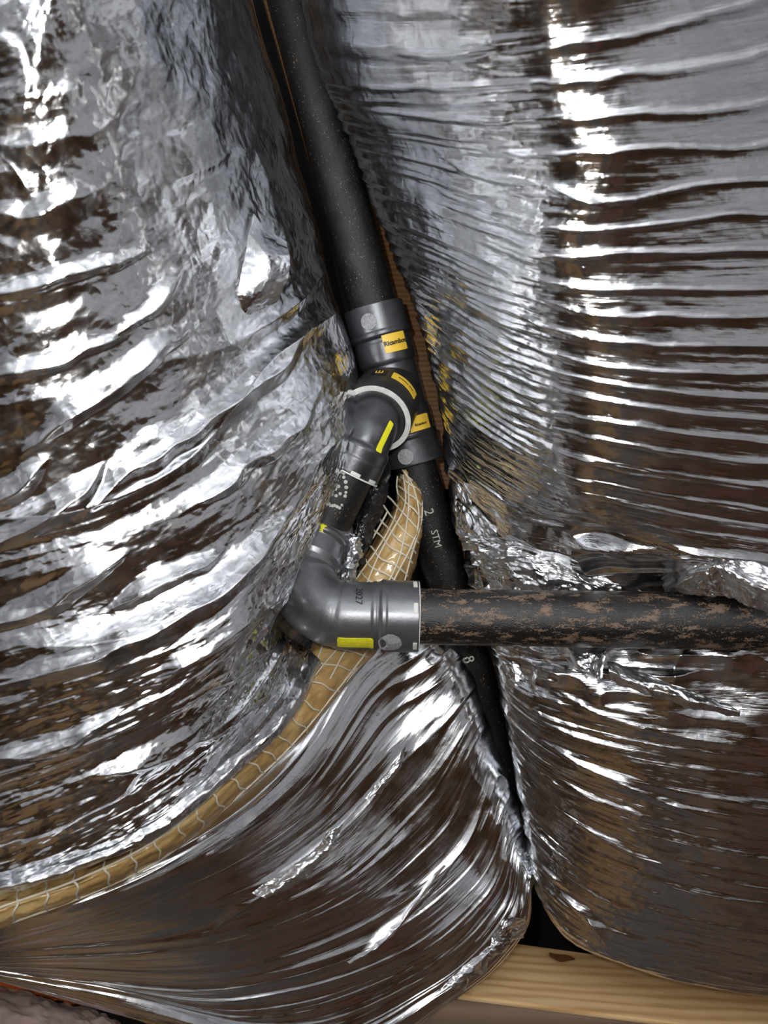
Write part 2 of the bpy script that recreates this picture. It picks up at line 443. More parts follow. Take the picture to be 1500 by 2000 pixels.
wb = struct(slab('wall_behind', (-1.55, -2.2, -1.07), (1.55, -2.15, 0.66), M_wall))
for k in range(4):                       # unseen pale reflectors added on the upper rear wall to lighten the foil
    o = slab('reflector_panel', (-1.5+k*0.75, -2.05, -0.22), (-0.76+k*0.75, -2.03, 0.65), M_pale, bevel=0.003)
    o.parent = wb; o.location = Vector(o.location)-Vector(wb.location)
for wall, xx in ((wl, -1.545), (wr, 1.525)):  # same added reflectors along both side walls
    for k in range(3):
        o = slab('reflector_panel', (xx, -2.02+k*0.86, -0.22), (xx+0.02, -1.17+k*0.86, 0.65), M_pale, bevel=0.003)
        o.parent = wall; o.location = Vector(o.location)-Vector(wall.location)
for k in range(7):
    x = -1.35+k*0.45
    o = slab('stud', (x-0.03, -2.15, -1.07), (x+0.03, -2.06, 0.66), M_wallstud, bevel=0.003)
    o.parent = wb; o.location = Vector(o.location)-Vector(wb.location)

# ------------------------------------------------------------------ right duct
right = thing('insulated_duct', 'foil-jacketed flexible duct on the right, ribbed with horizontal wire rings above the horizontal black pipe', 'duct')
# columns: back, back, silhouette, A, B, C, right frame edge, beyond
RR = [
 (-2, [(540,-260,.56),(640,-250,.44),(950,-200,.36),(1180,-180,.34),(1500,-240,.385),(1850,-300,.48)]),
 (0,  [(605,85,.60),(715,105,.48),(960,95,.40),(1150,75,.38),(1500,20,.415),(1850,-60,.53)]),
 (3,  [(672,250,.62),(790,275,.51),(1000,305,.43),(1185,305,.40),(1500,280,.435),(1850,250,.52)]),
 (5,  [(705,335,.63),(810,370,.53),(1000,435,.45),(1140,450,.42),(1500,421,.445),(1850,400,.53)]),
 (7,  [(738,430,.64),(840,475,.54),(1000,540,.465),(1160,560,.435),(1500,560,.458),(1850,560,.54)]),
 (10, [(784,540,.65),(865,585,.56),(1000,660,.49),(1180,712,.452),(1500,732,.47),(1850,740,.55)]),
 (13, [(822,645,.655),(885,700,.575),(1020,785,.51),(1180,825,.47),(1500,868,.488),(1850,890,.56)]),
 (17, [(855,775,.665),(915,850,.595),(1040,925,.535),(1170,975,.50),(1500,1033,.515),(1850,1080,.57)]),
 (20, [(873,880,.67),(945,960,.61),(1080,1020,.56),(1250,1045,.53),(1500,1085,.53),(1850,1140,.58)]),
 (23, [(893,1000,.67),(960,1060,.625),(1090,1090,.585),(1260,1100,.56),(1500,1130,.545),(1850,1180,.59)]),
 (26, [(915,1085,.67),(985,1130,.64),(1110,1150,.62),(1280,1160,.61),(1500,1180,.60),(1850,1200,.62)]),
 (28, [(940,1180,.67),(1010,1205,.65),(1130,1215,.625),(1300,1215,.612),(1500,1225,.610),(1850,1230,.62)]),
 (30, [(955,1250,.67),(1020,1280,.645),(1130,1300,.618),(1290,1300,.605),(1500,1295,.600),(1850,1290,.62)]),
 (33, [(968,1330,.67),(1030,1395,.643),(1135,1445,.620),(1290,1480,.607),(1500,1510,.602),(1850,1540,.63)]),
 (37, [(992,1450,.672),(1055,1530,.645),(1165,1595,.625),(1310,1640,.612),(1500,1675,.610),(1850,1700,.64)]),
 (41, [(1022,1600,.675),(1078,1670,.648),(1180,1735,.632),(1320,1780,.620),(1500,1820,.620),(1850,1850,.65)]),
 (44, [(1040,1700,.68),(1090,1775,.653),(1185,1830,.640),(1325,1868,.632),(1500,1900,.632),(1850,1930,.66)]),
 (46, [(1052,1750,.685),(1110,1836,.66),(1195,1868,.652),(1330,1915,.646),(1490,1945,.648),(1850,1985,.67)]),
 (48, [(1065,1745,.73),(1120,1830,.71),(1200,1850,.70),(1330,1880,.69),(1490,1900,.69),(1850,1930,.70)]),
 (50, [(1080,1700,.80),(1130,1770,.80),(1210,1790,.80),(1340,1810,.80),(1490,1830,.80),(1850,1860,.80)]),
]
rib_of_row = np.array([r[0] for r in RR], float)
rows = []
for r, pts in RR:
    sx, sy, sd = pts[0]
    rows.append([(sx+150, sy-40, sd+.24), (sx+28, sy-22, sd+.09)]+pts+[(1900, pts[-1][1]+15, .85)])
FR = [([(760,100),(860,110),(985,95)], 22, .004), ([(860,305),(950,345),(1055,365)], 18, .003), ([(1060,360),(1120,385),(1190,410)], 18, .003),
 ([(1000,1410),(1150,1500),(1330,1580),(1500,1630)], 14, .002), ([(1060,1330),(1180,1400),(1330,1440),(1500,1462)], 18, .002),
 ([(1050,1560),(1200,1650),(1400,1740)], 12, .002), ([(1090,1740),(1150,1790),(1190,1850)], 20, .004)]
def disp_right(U, V, PX, PY):
    a = np.interp(U, np.arange(len(rib_of_row)), rib_of_row)
    t = V-2                                    # 0 at the silhouette, 4 at the right frame edge
    up = 1-smooth(18, 21, a); low = smooth(30, 33, a); mid = 1-up-low
    wv = a+0.16*vnoise(a*0.7, t*1.3, 3)+0.05*vnoise(a*2, t*5, 4)
    f = wv-np.floor(wv)
    sharp = np.abs(2*f-1)**4
    rightside = smooth(1.7, 3.0, t)
    D = up*rightside*0.0027*sharp
    # left of the belly the rings break into closer slanting pleats
    w2 = wv*1.9+0.4*vnoise(a*0.7, t*1.1, 5)
    f2 = w2-np.floor(w2)
    D = D+up*(1-rightside)*0.0022*np.abs(2*f2-1)**2*(0.6+0.6*vnoise(a*0.8, t*1.1, 6))
    D = D+up*(1-0.75*rightside)*0.0010*ridge(a*2.6+0.3*vnoise(a, t*1.5, 8), t*0.8, 7)
    D = D+up*0.0012*vnoise(a*0.5, t*2.6, 9)
    D = D+mid*(0.006*ridge(a*0.55+0.6*vnoise(a*.3, t*1.3, 10), t*1.1, 11)+0.003*ridge(a*1.5, t*2, 12))
    D = D+low*(0.0013*ridge(a*1.15+0.25*vnoise(a*.4, t*1.5, 15), t*0.5, 14)+0.0006*ridge(a*3.6, t*0.9, 16)+0.0018*vnoise(a*0.4, t*0.9, 17))
    D = D+0.00022*fbm(a*4, t*8, 18)
    for ln, w_, am in FR: D = D+fold(PX, PY, ln, w_, am)
    return D, None
sheet('foil_jacket', rows, 900, 620, disp_right, M_foil_ribbed, right, soft=26)

def crumple(amp, fu, fv, seed):
    def f(U, V):
        h = amp*(cells(U*fu, V*fv, seed)-0.5)+amp*0.6*ridge(U*fu*0.7, V*fv*0.7, seed+1)+amp*0.15*fbm(U*fu*4, V*fv*4, seed+2)
        return h, None
    return f
def flap(parent, rows, nu=90, nv=90, amp=0.004, fu=2.2, fv=2.2, seed=0, mat=None, name='torn_foil_flap', label=None):
    o = sheet(name, rows, nu, nv, crumple(amp, fu, fv, seed), mat or M_foil_flap, parent)
    if label: o['label'] = label
    return o
flap(right, [[(893,925,.655),(905,940,.645),(925,960,.635)],[(888,975,.65),(915,985,.635),(960,1010,.62)],[(893,1040,.645),(935,1045,.625),(990,1055,.612)],[(905,1075,.65),(950,1075,.63),(1010,1072,.615)]],
     seed=31, fu=1.6, fv=1.6, amp=.003, label='dull white crumpled foil corner beside the gap')
flap(right, [[(903,1048,.64),(960,1055,.615),(1040,1062,.60),(1120,1090,.595),(1200,1125,.59)],
             [(925,1090,.635),(985,1095,.61),(1060,1105,.595),(1130,1125,.59),(1210,1145,.585)],
             [(960,1150,.635),(1010,1150,.612),(1080,1155,.60),(1150,1160,.60),(1220,1165,.60)],
             [(985,1200,.65),(1020,1200,.64),(1080,1200,.635),(1150,1200,.635),(1220,1200,.635)]], 120, 160, .005, 2.4, 1.7, 35)
flap(right, [[(1290,1130,.58),(1340,1085,.55),(1390,1070,.54),(1440,1075,.535),(1530,1110,.53)],
             [(1300,1150,.575),(1350,1125,.545),(1400,1110,.535),(1450,1130,.525),(1530,1160,.52)],
             [(1320,1160,.575),(1370,1160,.552),(1420,1165,.545),(1465,1180,.540),(1530,1205,.535)]], 110, 150, .004, 2.0, 1.3, 41)
flap(right, [[(1070,1235,.625),(1120,1240,.62),(1180,1240,.618)],[(1095,1275,.60),(1140,1270,.59),(1185,1262,.592)],[(1120,1305,.59),(1150,1315,.582),(1176,1328,.585)]], 70, 70, .003, 1.6, 1.6, 47)
flap(right, [[(1185,1290,.585),(1230,1300,.58),(1300,1330,.565),(1370,1355,.56),(1440,1385,.555)],
             [(1190,1312,.575),(1240,1335,.568),(1310,1358,.558),(1375,1375,.552),(1445,1392,.55)],
             [(1195,1325,.59),(1240,1350,.58),(1310,1372,.57),(1380,1388,.565),(1445,1396,.56)]], 60, 140, .003, 1.3, 1.5, 53)

# ------------------------------------------------------------------ left duct
left = thing('insulated_duct', 'foil-jacketed flexible duct on the left with a torn jacket showing yellow insulation', 'duct')
LL = [ # silhouette S, A, B, C(frame edge), D
 [(420,-220,.58),(330,-210,.46),(160,-180,.38),(0,-150,.36),(-300,-120,.44)],
 [(488,0,.62),(400,5,.49),(210,50,.40),(0,110,.375),(-300,160,.45)],
 [(560,250,.64),(470,250,.53),(270,320,.43),(0,400,.40),(-300,470,.46)],
 [(612,430,.645),(525,470,.55),(310,580,.455),(0,690,.42),(-300,760,.47)],
 [(645,570,.65),(565,640,.56),(330,790,.47),(0,930,.435),(-300,1000,.48)],
 [(694,720,.645),(610,780,.56),(370,960,.475),(0,1110,.445),(-300,1170,.49)],
 [(692,850,.63),(610,930,.555),(400,1120,.48),(0,1270,.45),(-300,1330,.49)],
 [(636,1010,.592),(565,1100,.535),(390,1260,.475),(0,1390,.45),(-300,1440,.49)],
 [(578,1130,.572),(510,1210,.53),(350,1350,.475),(0,1490,.455),(-300,1540,.49)],
 [(540,1210,.585),(480,1300,.545),(320,1440,.485),(0,1590,.46),(-300,1640,.49)],
 [(565,1255,.60),(500,1380,.555),(320,1540,.495),(0,1690,.465),(-300,1740,.495)],
 [(612,1285,.615),(530,1410,.57),(330,1598,.505),(0,1758,.475),(-300,1830,.50)],
 [(605,1300,.64),(530,1430,.59),(330,1612,.53),(0,1775,.50),(-300,1840,.52)],
]
rows = []
for pts in LL:
    sx, sy, sd = pts[0]
    rows.append([(sx-150, sy-20, sd+.22), (sx-26, sy-12, sd+.08)]+pts+[(-420, pts[-1][1]+20, .8)])
FL_ = [([(385,620),(270,720),(150,810),(20,900)], 46, .008), ([(350,520),(290,600),(210,665)], 30, .006),
 ([(650,560),(560,700),(400,830),(230,935),(150,1020)], 62, .011), ([(100,880),(50,950),(-40,1010)], 42, .008),
 ([(215,885),(140,980),(20,1050),(-60,1080)], 46, .010), ([(640,760),(560,860),(430,950),(340,1010)], 36, .006), ([(260,1060),(180,1130),(80,1190),(-60,1235)], 40, .008),
 ([(440,1060),(350,1130),(215,1195)], 38, .009), ([(600,930),(520,1060),(420,1160),(300,1240),(150,1300),(-60,1350)], 60, .011),
 ([(610,1010),(540,1150),(430,1240),(330,1320),(240,1350)], 50, .010), ([(540,1200),(480,1290),(400,1370)], 32, .007),
 ([(560,1270),(500,1370),(410,1430),(300,1490),(150,1530)], 32, .006), ([(250,1390),(130,1450),(-60,1490)], 36, .006), ([(300,1500),(170,1580),(20,1640)], 30, .005),
 ([(480,1440),(350,1560),(200,1660),(80,1700)], 20, .003), ([(220,360),(120,400),(0,430),(-60,440)], 44, .003), ([(330,470),(200,520),(90,560),(-60,590)], 34, .005), ([(280,640),(150,690),(-60,760)], 34, .005),
 ([(180,170),(80,190),(-60,200)], 44, .002), ([(330,150),(240,215),(130,270),(-40,290)], 46, .002)]
def disp_left(U, V, PX, PY):
    t = V-2
    g = smooth(2.2, 4.2, U); edge = 1-smooth(10.6, 11.2, U)
    inner = smooth(-0.3, 0.25, t)
    warp = 0.5*vnoise(U*0.9, t*0.9, 21)
    med = ridge(U*1.7+warp*1.5, t*0.45, 23)
    sml = ridge(U*4.5+warp*2, t*1.0, 24)
    D = g*edge*inner*(0.0024*med+0.0005*sml)
    for ln, w_, am in FL_: D = D+edge*fold(PX+9*vnoise(PX/60, PY/60, 40), PY+9*vnoise(PX/60, PY/60, 41), ln, w_, am*0.85, 0.45 if am > .0045 else 1.0)
    D = D+(1-g)*(0.0030*vnoise(U*1.6, t*2.2, 25)+0.0008*ridge(U*2.2+vnoise(U*2, t*2, 29), t*2.0, 26)-0.0022*(cells(U*2.6+.4*vnoise(U*3, t*3, 1), t*2.6, 27)-0.5)*inner)
    D = D-g*0.0009*(cells(U*4, t*4, 28)-0.5)
    D = D+0.00025*fbm(U*12, t*12, 30)
    return D, None
sheet('foil_jacket', rows, 860, 560, disp_left, M_foil_big, left, soft=16)

# lower belly of the left duct, below the torn band
QQ = [ # right end near the pipe -> lower left
 [(800,1080,.71),(670,1110,.70),(520,1190,.68),(280,1500,.62),(0,1735,.56),(-300,1820,.56)],
 [(800,1210,.69),(700,1285,.66),(570,1470,.612),(330,1665,.538),(0,1795,.502),(-300,1870,.53)],
 [(880,1290,.685),(765,1420,.66),(600,1600,.618),(340,1745,.550),(0,1840,.515),(-300,1880,.535)],
 [(925,1400,.68),(830,1550,.66),(650,1715,.624),(370,1825,.565),(0,1865,.525),(-300,1880,.54)],
 [(968,1520,.68),(895,1670,.66),(700,1820,.630),(410,1905,.580),(30,1885,.537),(-300,1870,.545)],
 [(1000,1620,.675),(950,1745,.66),(780,1890,.640),(500,1975,.592),(130,1915,.55),(-300,1860,.55)],
 [(1022,1680,.675),(995,1780,.66),(850,1930,.646),(600,2040,.605),(200,1950,.562),(-300,1860,.555)],
 [(1036,1730,.678),(1018,1822,.665),(880,1952,.652),(640,2085,.62),(225,1975,.575),(-300,1845,.565)],
 [(1034,1735,.71),(1012,1815,.70),(880,1930,.69),(640,2050,.67),(225,1955,.62),(-300,1835,.60)],
 [(1030,1700,.80),(1000,1780,.80),(860,1880,.80),(640,1980,.80),(225,1900,.76),(-300,1780,.74)],
]
rows = []
for pts in QQ:
    sx, sy, sd = pts[0]
    rows.append([(sx+10, sy-20, sd+.2), (sx+22, sy-22, sd+.06)]+pts+[(-420, pts[-1][1], .8)])
FQ = [([(800,1440),(760,1510),(690,1600),(560,1700),(370,1850)], 24, .004), ([(900,1660),(820,1760),(680,1890)], 18, .003), ([(640,1400),(560,1500),(430,1610),(200,1740)], 20, .003)]
def disp_lowleft(U, V, PX, PY):
    U = U-1
    t = V-2
    warp = 0.35*vnoise(U*0.8, t*0.8, 61)
    D = 0.0022*ridge(U*0.9+warp, t*0.35, 62)*smooth(0.1, 1.2, t)+0.0009*ridge(U*3.6+warp*2, t*0.6, 63)+0.00035*ridge(U*9+warp*3, t*0.8, 64)
    for ln, w_, am in FQ: D = D+fold(PX, PY, ln, w_, am)
    D = D+0.0022*vnoise(U*1.2, t*1.3, 65)+0.00006*fbm(U*14, t*6, 66)
    near = 1-smooth(0.2, 1.4, t)
    D = D+near*0.0013*ridge(U*2.4+0.5*vnoise(U, t*2, 67), t*1.4, 68)
    return D, None
sheet('inner_foil_jacket', rows, 640, 620, disp_lowleft, M_foil_fine, left)
# silver lips, pleats and tears
flap(left, [[(606,1268,.607),(545,1385,.557),(430,1500,.52),(280,1620,.488),(100,1700,.467),(-60,1745,.455)],
            [(622,1290,.602),(562,1400,.552),(445,1512,.515),(292,1632,.484),(106,1710,.463),(-60,1755,.452)],
            [(622,1305,.612),(560,1415,.565),(447,1522,.525),(294,1640,.494),(108,1716,.473),(-60,1760,.462)]], 40, 320, .0022, 1.2, 3.5, 71, name='folded_foil_edge', label='bright silver rolled edge of the torn jacket')
flap(left, [[(492,415,.535),(515,440,.535),(560,470,.54)],[(470,490,.52),(520,500,.52),(565,500,.535)],[(440,560,.51),(500,570,.515),(562,545,.53)],[(420,610,.515),(470,620,.52),(540,590,.535)]], 90, 90, .0014, 1.0, .8, 75, mat=M_foil_big, name='foil_pleat')
flap(left, [[(640,815,.62),(643,822,.615),(647,835,.618)],[(628,900,.595),(636,905,.59),(645,908,.60)],[(595,985,.573),(612,990,.566),(630,995,.58)],[(555,1080,.548),(570,1088,.542),(590,1095,.56)],[(500,1180,.533),(522,1186,.526),(545,1192,.55)]], 220, 40, .002, 3, 1, 79, name='folded_foil_edge')
flap(left, [[(795,1455,.598),(782,1470,.592),(770,1500,.59)],[(780,1500,.592),(765,1510,.586),(745,1520,.586)],[(745,1550,.586),(728,1555,.58),(712,1560,.582)]], 60, 40, .002, 1.5, 1, 83)
flap(left, [[(668,1608,.562),(655,1618,.556),(640,1625,.558)],[(655,1650,.556),(635,1660,.549),(615,1660,.552)],[(600,1715,.546),(575,1712,.538),(555,1705,.542)],[(535,1755,.538),(512,1752,.53),(492,1742,.535)]], 120, 40, .0024, 2.4, 1, 87)
flap(left, [[(872,1688,.60),(865,1690,.596),(858,1692,.60)],[(812,1770,.578),(804,1772,.572),(797,1772,.578)],[(760,1835,.562),(750,1838,.556),(742,1835,.562)],[(690,1880,.548),(682,1882,.542),(676,1878,.548)]], 120, 20, .0015, 3, 1, 91)
flap(left, [[(1030,1790,.625),(1000,1790,.605),(975,1800,.60)],[(1015,1830,.625),(980,1835,.602),(955,1850,.60)],[(960,1880,.605),(930,1885,.587),(900,1895,.585)],[(905,1930,.59),(880,1925,.575),(860,1930,.575)]], 120, 80, .004, 2.2, 1.2, 95)

# insulation band and its scrim
band_top = [(784,912,.70),(779,948,.69),(774,992,.68),(738,1060,.665),(688,1142,.655),(640,1225,.637),(598,1300,.62),(540,1392,.592),(440,1502,.548),(300,1622,.51),(150,1708,.487),(0,1762,.472),(-120,1795,.465)]
band_bot = [(798,928,.70),(818,956,.685),(824,1010,.675),(813,1068,.665),(787,1142,.66),(740,1250,.65),(690,1312,.635),(602,1425,.602),(500,1522,.56),(335,1662,.52),(180,1746,.495),(0,1812,.478),(-120,1845,.47)]
def lerp(a, b, t): return tuple(a[i]*(1-t)+b[i]*t for i in range(3))
brow = []
for a, b in zip(band_top, band_bot):
    q = []
    for t in (-0.12, 0.0, 0.3, 0.7, 1.0, 1.1):
        p = lerp(a, b, t); off = {-.12: .03, 0.0: .006, .3: -.008, .7: -.008, 1.0: .004, 1.1: .03}[t]
        q.append((p[0], p[1], p[2]+off))
    brow.append(q)
BR = np.array([[P(*p) for p in r] for r in brow])
def band_point(s, v, lift=0.0):        # s 0..12 along, v 0..5 across
    A = crom(BR, np.array([s]))[0]; p = crom(A, np.array([max(v, 1.0)]))[0]
    if v < 1.0:                                    # loose ends stick out past the edge
        e = crom(A, np.array([2.0]))[0]; q = p-e; q[1] *= 0.3; p = p+q/np.linalg.norm(q)*(1-v)*0.013
    vd = np.array((0, -0.6, 0))-p; vd /= np.linalg.norm(vd)
    return p+vd*lift
sheet('insulation_band', brow, 360, 60, lambda U, V: (0.0012*fbm(U*3, V*1.6, 101)+0.0009*vnoise(U*1.5, V*0.8, 102), None), M_insul, left)
def thread(pts, r=0.0009):
    return tube_obj('scrim_thread', np.array(pts), r, M_thread, left, seg=6)
rr = random.Random(3)
s = 0.25; k = 0
# cross threads: spacing follows the true length of the band
while s < 11.9:
    up = s < 5
    v0 = 0.9 if not up else (-0.1 if 2.1 < s < 3.9 else 1.0)
    slant = 0.55 if up else 0.12
    pts = []
    for j in range(11):
        v = v0+(4.15-v0)*j/10
        ss = min(11.95, max(0.0, s+slant*(v-2.5)*0.35+0.02*math.sin(j*1.3+k)))
        lift = 0.0018
        if up and v < 0.9: lift = 0.004
        pts.append(band_point(ss, v, lift))
    thread(pts, 0.0009 if up else 0.00075)
    step = np.linalg.norm(band_point(min(12, s+0.1), 2.5)-band_point(s, 2.5))/0.1
    s += (0.011 if up else 0.0165)/step*(1+0.15*rr.uniform(-1, 1)); k += 1
thread([band_point(q, 0.45, 0.004) for q in np.linspace(2.2, 3.9, 24)], 0.0009)
for vv in (1.15, 1.9, 2.7, 3.4, 4.0):          # lengthwise threads
    for s0, s1 in ((0.4, 6.2), (5.9, 12.0)):
        if s0 > 1 and vv in (1.15, 2.7, 3.4): continue
        pts = [band_point(q, vv+0.25*math.sin(q*1.7+vv*3)+(0.5*(q-3)/3 if s0 < 1 else 0)*0.4, 0.002) for q in np.linspace(s0, s1, 70)]
        thread(pts, 0.0008)

# ------------------------------------------------------------------ pipework
R_PIPE = 0.0211
Tc = P(762, 752, .70)                                     # middle of the tee
rdir = P(809, 905, .708)-P(728, 598, .688); rdir /= np.linalg.norm(rdir)
def straight(a, b): return [np.asarray(a), np.asarray(b)]
topA = P(728, 598, .688)
def pipe(name, label, a, b, mat, r=R_PIPE, group=None):
    pts, s = resample([a, b], 0.01)
    t = thing(name, label, 'pipe')
    tube_obj('pipe_wall', pts, r, mat, t, 64)
    return t, pts
run_top, _p = pipe('black_steel_pipe', 'long black steel pipe entering at the top between the two foil ducts', topA+rdir*0.03, topA-rdir*0.42, M_pipe)
botA = P(809, 905, .708)
low_end = P(1010, 1640, .735)
run_low, plow = pipe('black_steel_pipe', 'black steel pipe dropping into the dark gap below the tee', botA-rdir*0.03, low_end, M_pipe, 0.0195)
S_low = Surf(plow, 0.0195)
for s_, txt, sz in ((0.075, '2', .012), (0.10, 'STM', .009), (0.165, 'HMIRT', .012), (0.215, '8', .013)):
    text_on('stencil_lettering', S_low, txt, sz, s_, S_low.angle_to(s_, (0.03, -0.6, 0)), 0.0003, M_print, run_low, along='s')

def fit_prof(s0, sgn, L=0.060):
    """socket profile from its open rim inwards; returns list of (distance from rim, radius)"""
    return [(0.0, .0212), (0.0, .0262), (0.0006, .0268), (0.0235, .0270), (0.0245, .0276), (0.0275, .0278), (0.0290, .0268), (0.0305, .0252),
            (0.0330, .0254), (0.0345, .0258), (0.0500, .0257), (0.0520, .0252), (0.0540, .0240)]
def mk(profs):
    return [(s+1e-7*i, r) for i, (s, r) in enumerate(profs)]
# tee
tee = thing('pipe_tee', 'grey press tee with three yellow labels between the black pipes', 'pipe fitting')
L = float(np.linalg.norm(botA-topA))
k_ = 1.0
half = fit_prof(0, 1)
prof = [(s, r) for s, r in half]+[(L-s, r) for s, r in reversed(half)]
prof = [(0.0, .0212)]+[(s+0.0002, r) for s, r in half[1:]]+[(L-s-0.0002, r) for s, r in reversed(half[1:])]+[(L, .0212)]
pts, rad = profiled(straight(topA, botA), prof, 0.0006)
S_run = Surf(pts, rad)
bdir = np.array((-.24, -.80, -.545)); bdir /= np.linalg.norm(bdir)
Bc = topA+rdir*(L*0.5)
BL = 0.068
bprof = [(0.0, .0245), (0.022, .0245), (0.026, .0290), (0.030, .0300), (0.052, .0300), (0.054, .0306), (0.062, .0306), (0.0655, .0302), (BL-0.0005, .0300), (BL, .0215)]
bp, br = profiled(straight(Bc, Bc+bdir*BL), bprof, 0.0006)
S_br = Surf(bp, br)
join_grids('fitting_body', [tube(pts, rad, 72), tube(bp, br, 72)], M_steel_dark, tee)
Bend = Bc+bdir*BL
def ring(name, S, s0, s1, r0, r1, a0, a1, mat, parent, seg=80, label=None):
    """a band (part of a ring) of square section round a swept tube"""
    a = np.linspace(a0, a1, seg); V = []
    for ss, r in ((s0, r0), (s0, r1), (s1, r1), (s1, r0), (s0, r0)):
        V.append([S.at(ss, x, 0, r) for x in a])
    me = grid_mesh(name, np.array(V)); me.polygons.foreach_set('use_smooth', np.zeros(len(me.polygons), bool))
    o = link(name, me, mat, parent)
    if label: o['label'] = label
    return o
ring('rim_ring', S_br, BL-0.0006, BL+0.003, .0262, .0306, 0, 2*PI, M_white, tee, label='pale ring round the mouth of the branch')
# labels on the run
CAMP = np.array((0, -0.6, 0))
def lbl(S, s, w_s, a_mid, half_a, parent, mat, h=0.0006): return patch('label', S, s-w_s/2, s+w_s/2, a_mid-half_a, a_mid+half_a, h, mat, parent)
a_cam = S_run.angle_to(0.04, CAMP)
def side(S, s, px, py):
    """angle on the tube whose surface point projects nearest to px,py"""
    best = (1e9, 0)
    for i in range(720):
        a = i*PI/360; p = S.at(s, a); d = p[1]+.6
        x = 750+F*p[0]/d; y = 1000-F*p[2]/d
        c = S.p[0]*0+0
        n = p-np.array([np.interp(s, S.L, S.p[:, k]) for k in range(3)])
        if np.dot(n, CAMP-p) < 0: continue
        e = (x-px)**2+(y-py)**2
        if e < best[0]: best = (e, a)
    return best[1]
def find(S, px, py):
    """(s, angle) of the visible point of the tube nearest to px,py"""
    best = (1e9, 0, 0)
    for s in np.linspace(0, S.L[-1], 90):
        c = np.array([np.interp(s, S.L, S.p[:, k]) for k in range(3)])
        for i in range(180):
            a = i*PI/90; p = S.at(s, a); d = p[1]+.6
            if np.dot(p-c, CAMP-p) < 0: continue
            e = (750+F*p[0]/d-px)**2+(1000-F*p[2]/d-py)**2
            if e < best[0]: best = (e, s, a)
    return best[1], best[2]
s1_, a1_ = find(S_run, 770, 664)
sgn = 1 if math.cos(0) else 1
# direction in which the angle grows on screen
def grow(S, s, a):
    p = S.at(s, a); q = S.at(s, a+0.1); return 1 if q[0]/(q[1]+.6) > p[0]/(p[1]+.6) else -1
g1 = grow(S_run, s1_, a1_)
lb = patch('label', S_run, s1_-0.009, s1_+0.009, a1_-0.42*g1, a1_+0.42*g1, 0.0006, M_yellow, tee, r=.0262); lb['label'] = 'yellow label on the upper socket'
def text_angle(S, txt, size, s, a, h, mat, parent, r=None, sx=1.0, bold=0.0, name='label_lettering'):
    g = grow(S, s, a)
    R = r if r else float(np.interp(s, S.L, S.r))
    cu = bpy.data.curves.new('txt', 'FONT'); cu.body = txt; cu.size = size; cu.align_x = 'CENTER'; cu.align_y = 'CENTER'; cu.offset = bold; cu.resolution_u = 2
    ob = bpy.data.objects.new('txt', cu); COL.objects.link(ob)
    dg = bpy.context.evaluated_depsgraph_get(); dg.update()
    me = bpy.data.meshes.new_from_object(ob.evaluated_get(dg))
    bpy.data.objects.remove(ob); bpy.data.curves.remove(cu)
    ds = 1 if S.at(s+.002, a)[2] < S.at(s, a)[2] else -1     # s grows downwards?
    for v in me.vertices:
        v.co = S.at(s-ds*v.co.y, a+g*v.co.x*sx/R, h, r)
    me.name = name; me.materials.clear()
    return link(name, me, mat, parent)
text_angle(S_run, 'Ricambot', 0.0056, s1_+0.001, a1_, 0.0008, M_black, tee, r=.0262, bold=0.00025)
# lower socket: black square with E, and yellow label
s2_, a2_ = find(S_run, 820, 828); g2 = grow(S_run, s2_, a2_)
r2_ = .0262
patch('label', S_run, s2_-0.008, s2_+0.008, a2_-0.42*g2, a2_+0.42*g2, 0.0006, M_yellow, tee, r=r2_)['label'] = 'yellow label on the lower socket'
s3_, a3_ = find(S_run, 796, 843)
patch('label', S_run, s3_-0.009, s3_+0.009, a3_-0.26*g2, a3_+0.26*g2, 0.0005, M_black, tee, r=r2_)['label'] = 'black square with a yellow letter E'
def rot_E(S, s, a, size, mat, parent, r):
    g = grow(S, s, a); me = bpy.data.meshes.new('letter'); bm = bmesh.new()
    # a letter E lying on its back: bar below, three teeth up
    w = size; h = size*0.75; t = size*0.17
    for (x0, x1, y0, y1) in ((-w/2, w/2, -h/2, -h/2+t), (-w/2, -w/2+t, -h/2, h/2), (-t/2, t/2, -h/2, h/2), (w/2-t, w/2, -h/2, h/2)):
        ds = 1 if S.at(s+.002, a)[2] < S.at(s, a)[2] else -1
        vs = [bm.verts.new(S.at(s-ds*y, a+g*x/r, 0.0009, r)) for x, y in ((x0, y0), (x1, y0), (x1, y1), (x0, y1))]
        bm.faces.new(vs)
    bm.to_mesh(me); bm.free(); return link('label_lettering', me, mat, parent)
rot_E(S_run, s3_, a3_, 0.0085, M_yellow, tee, r2_)
text_angle(S_run, 'Ricambot', 0.0032, s2_, a2_, 0.0009, M_black, tee, r=r2_, bold=0.00015)
# branch collar label
s4 = 0.040
for nm, pxy, ha, mt in (('label', (778, 765), 0.46, M_yellow), ('label', (741, 744), 0.22, M_black)):
    _, aa = find(S_br, *pxy); gg = grow(S_br, s4, aa)
    aa = side(S_br, s4, *pxy)
    o = patch(nm, S_br, s4-0.005, s4+0.005, aa-ha, aa+ha, 0.0006, mt, tee)
    o['label'] = 'yellow arc label on the branch collar' if mt is M_yellow else 'black patch with a yellow letter E on the branch collar'
    if mt is M_black: rot_E(S_br, s4, aa, 0.0065, M_yellow, tee, .0301)
    else: text_angle(S_br, 'Ricambot  Steel', 0.0026, s4, aa, 0.0009, M_black, tee, bold=0.0001)
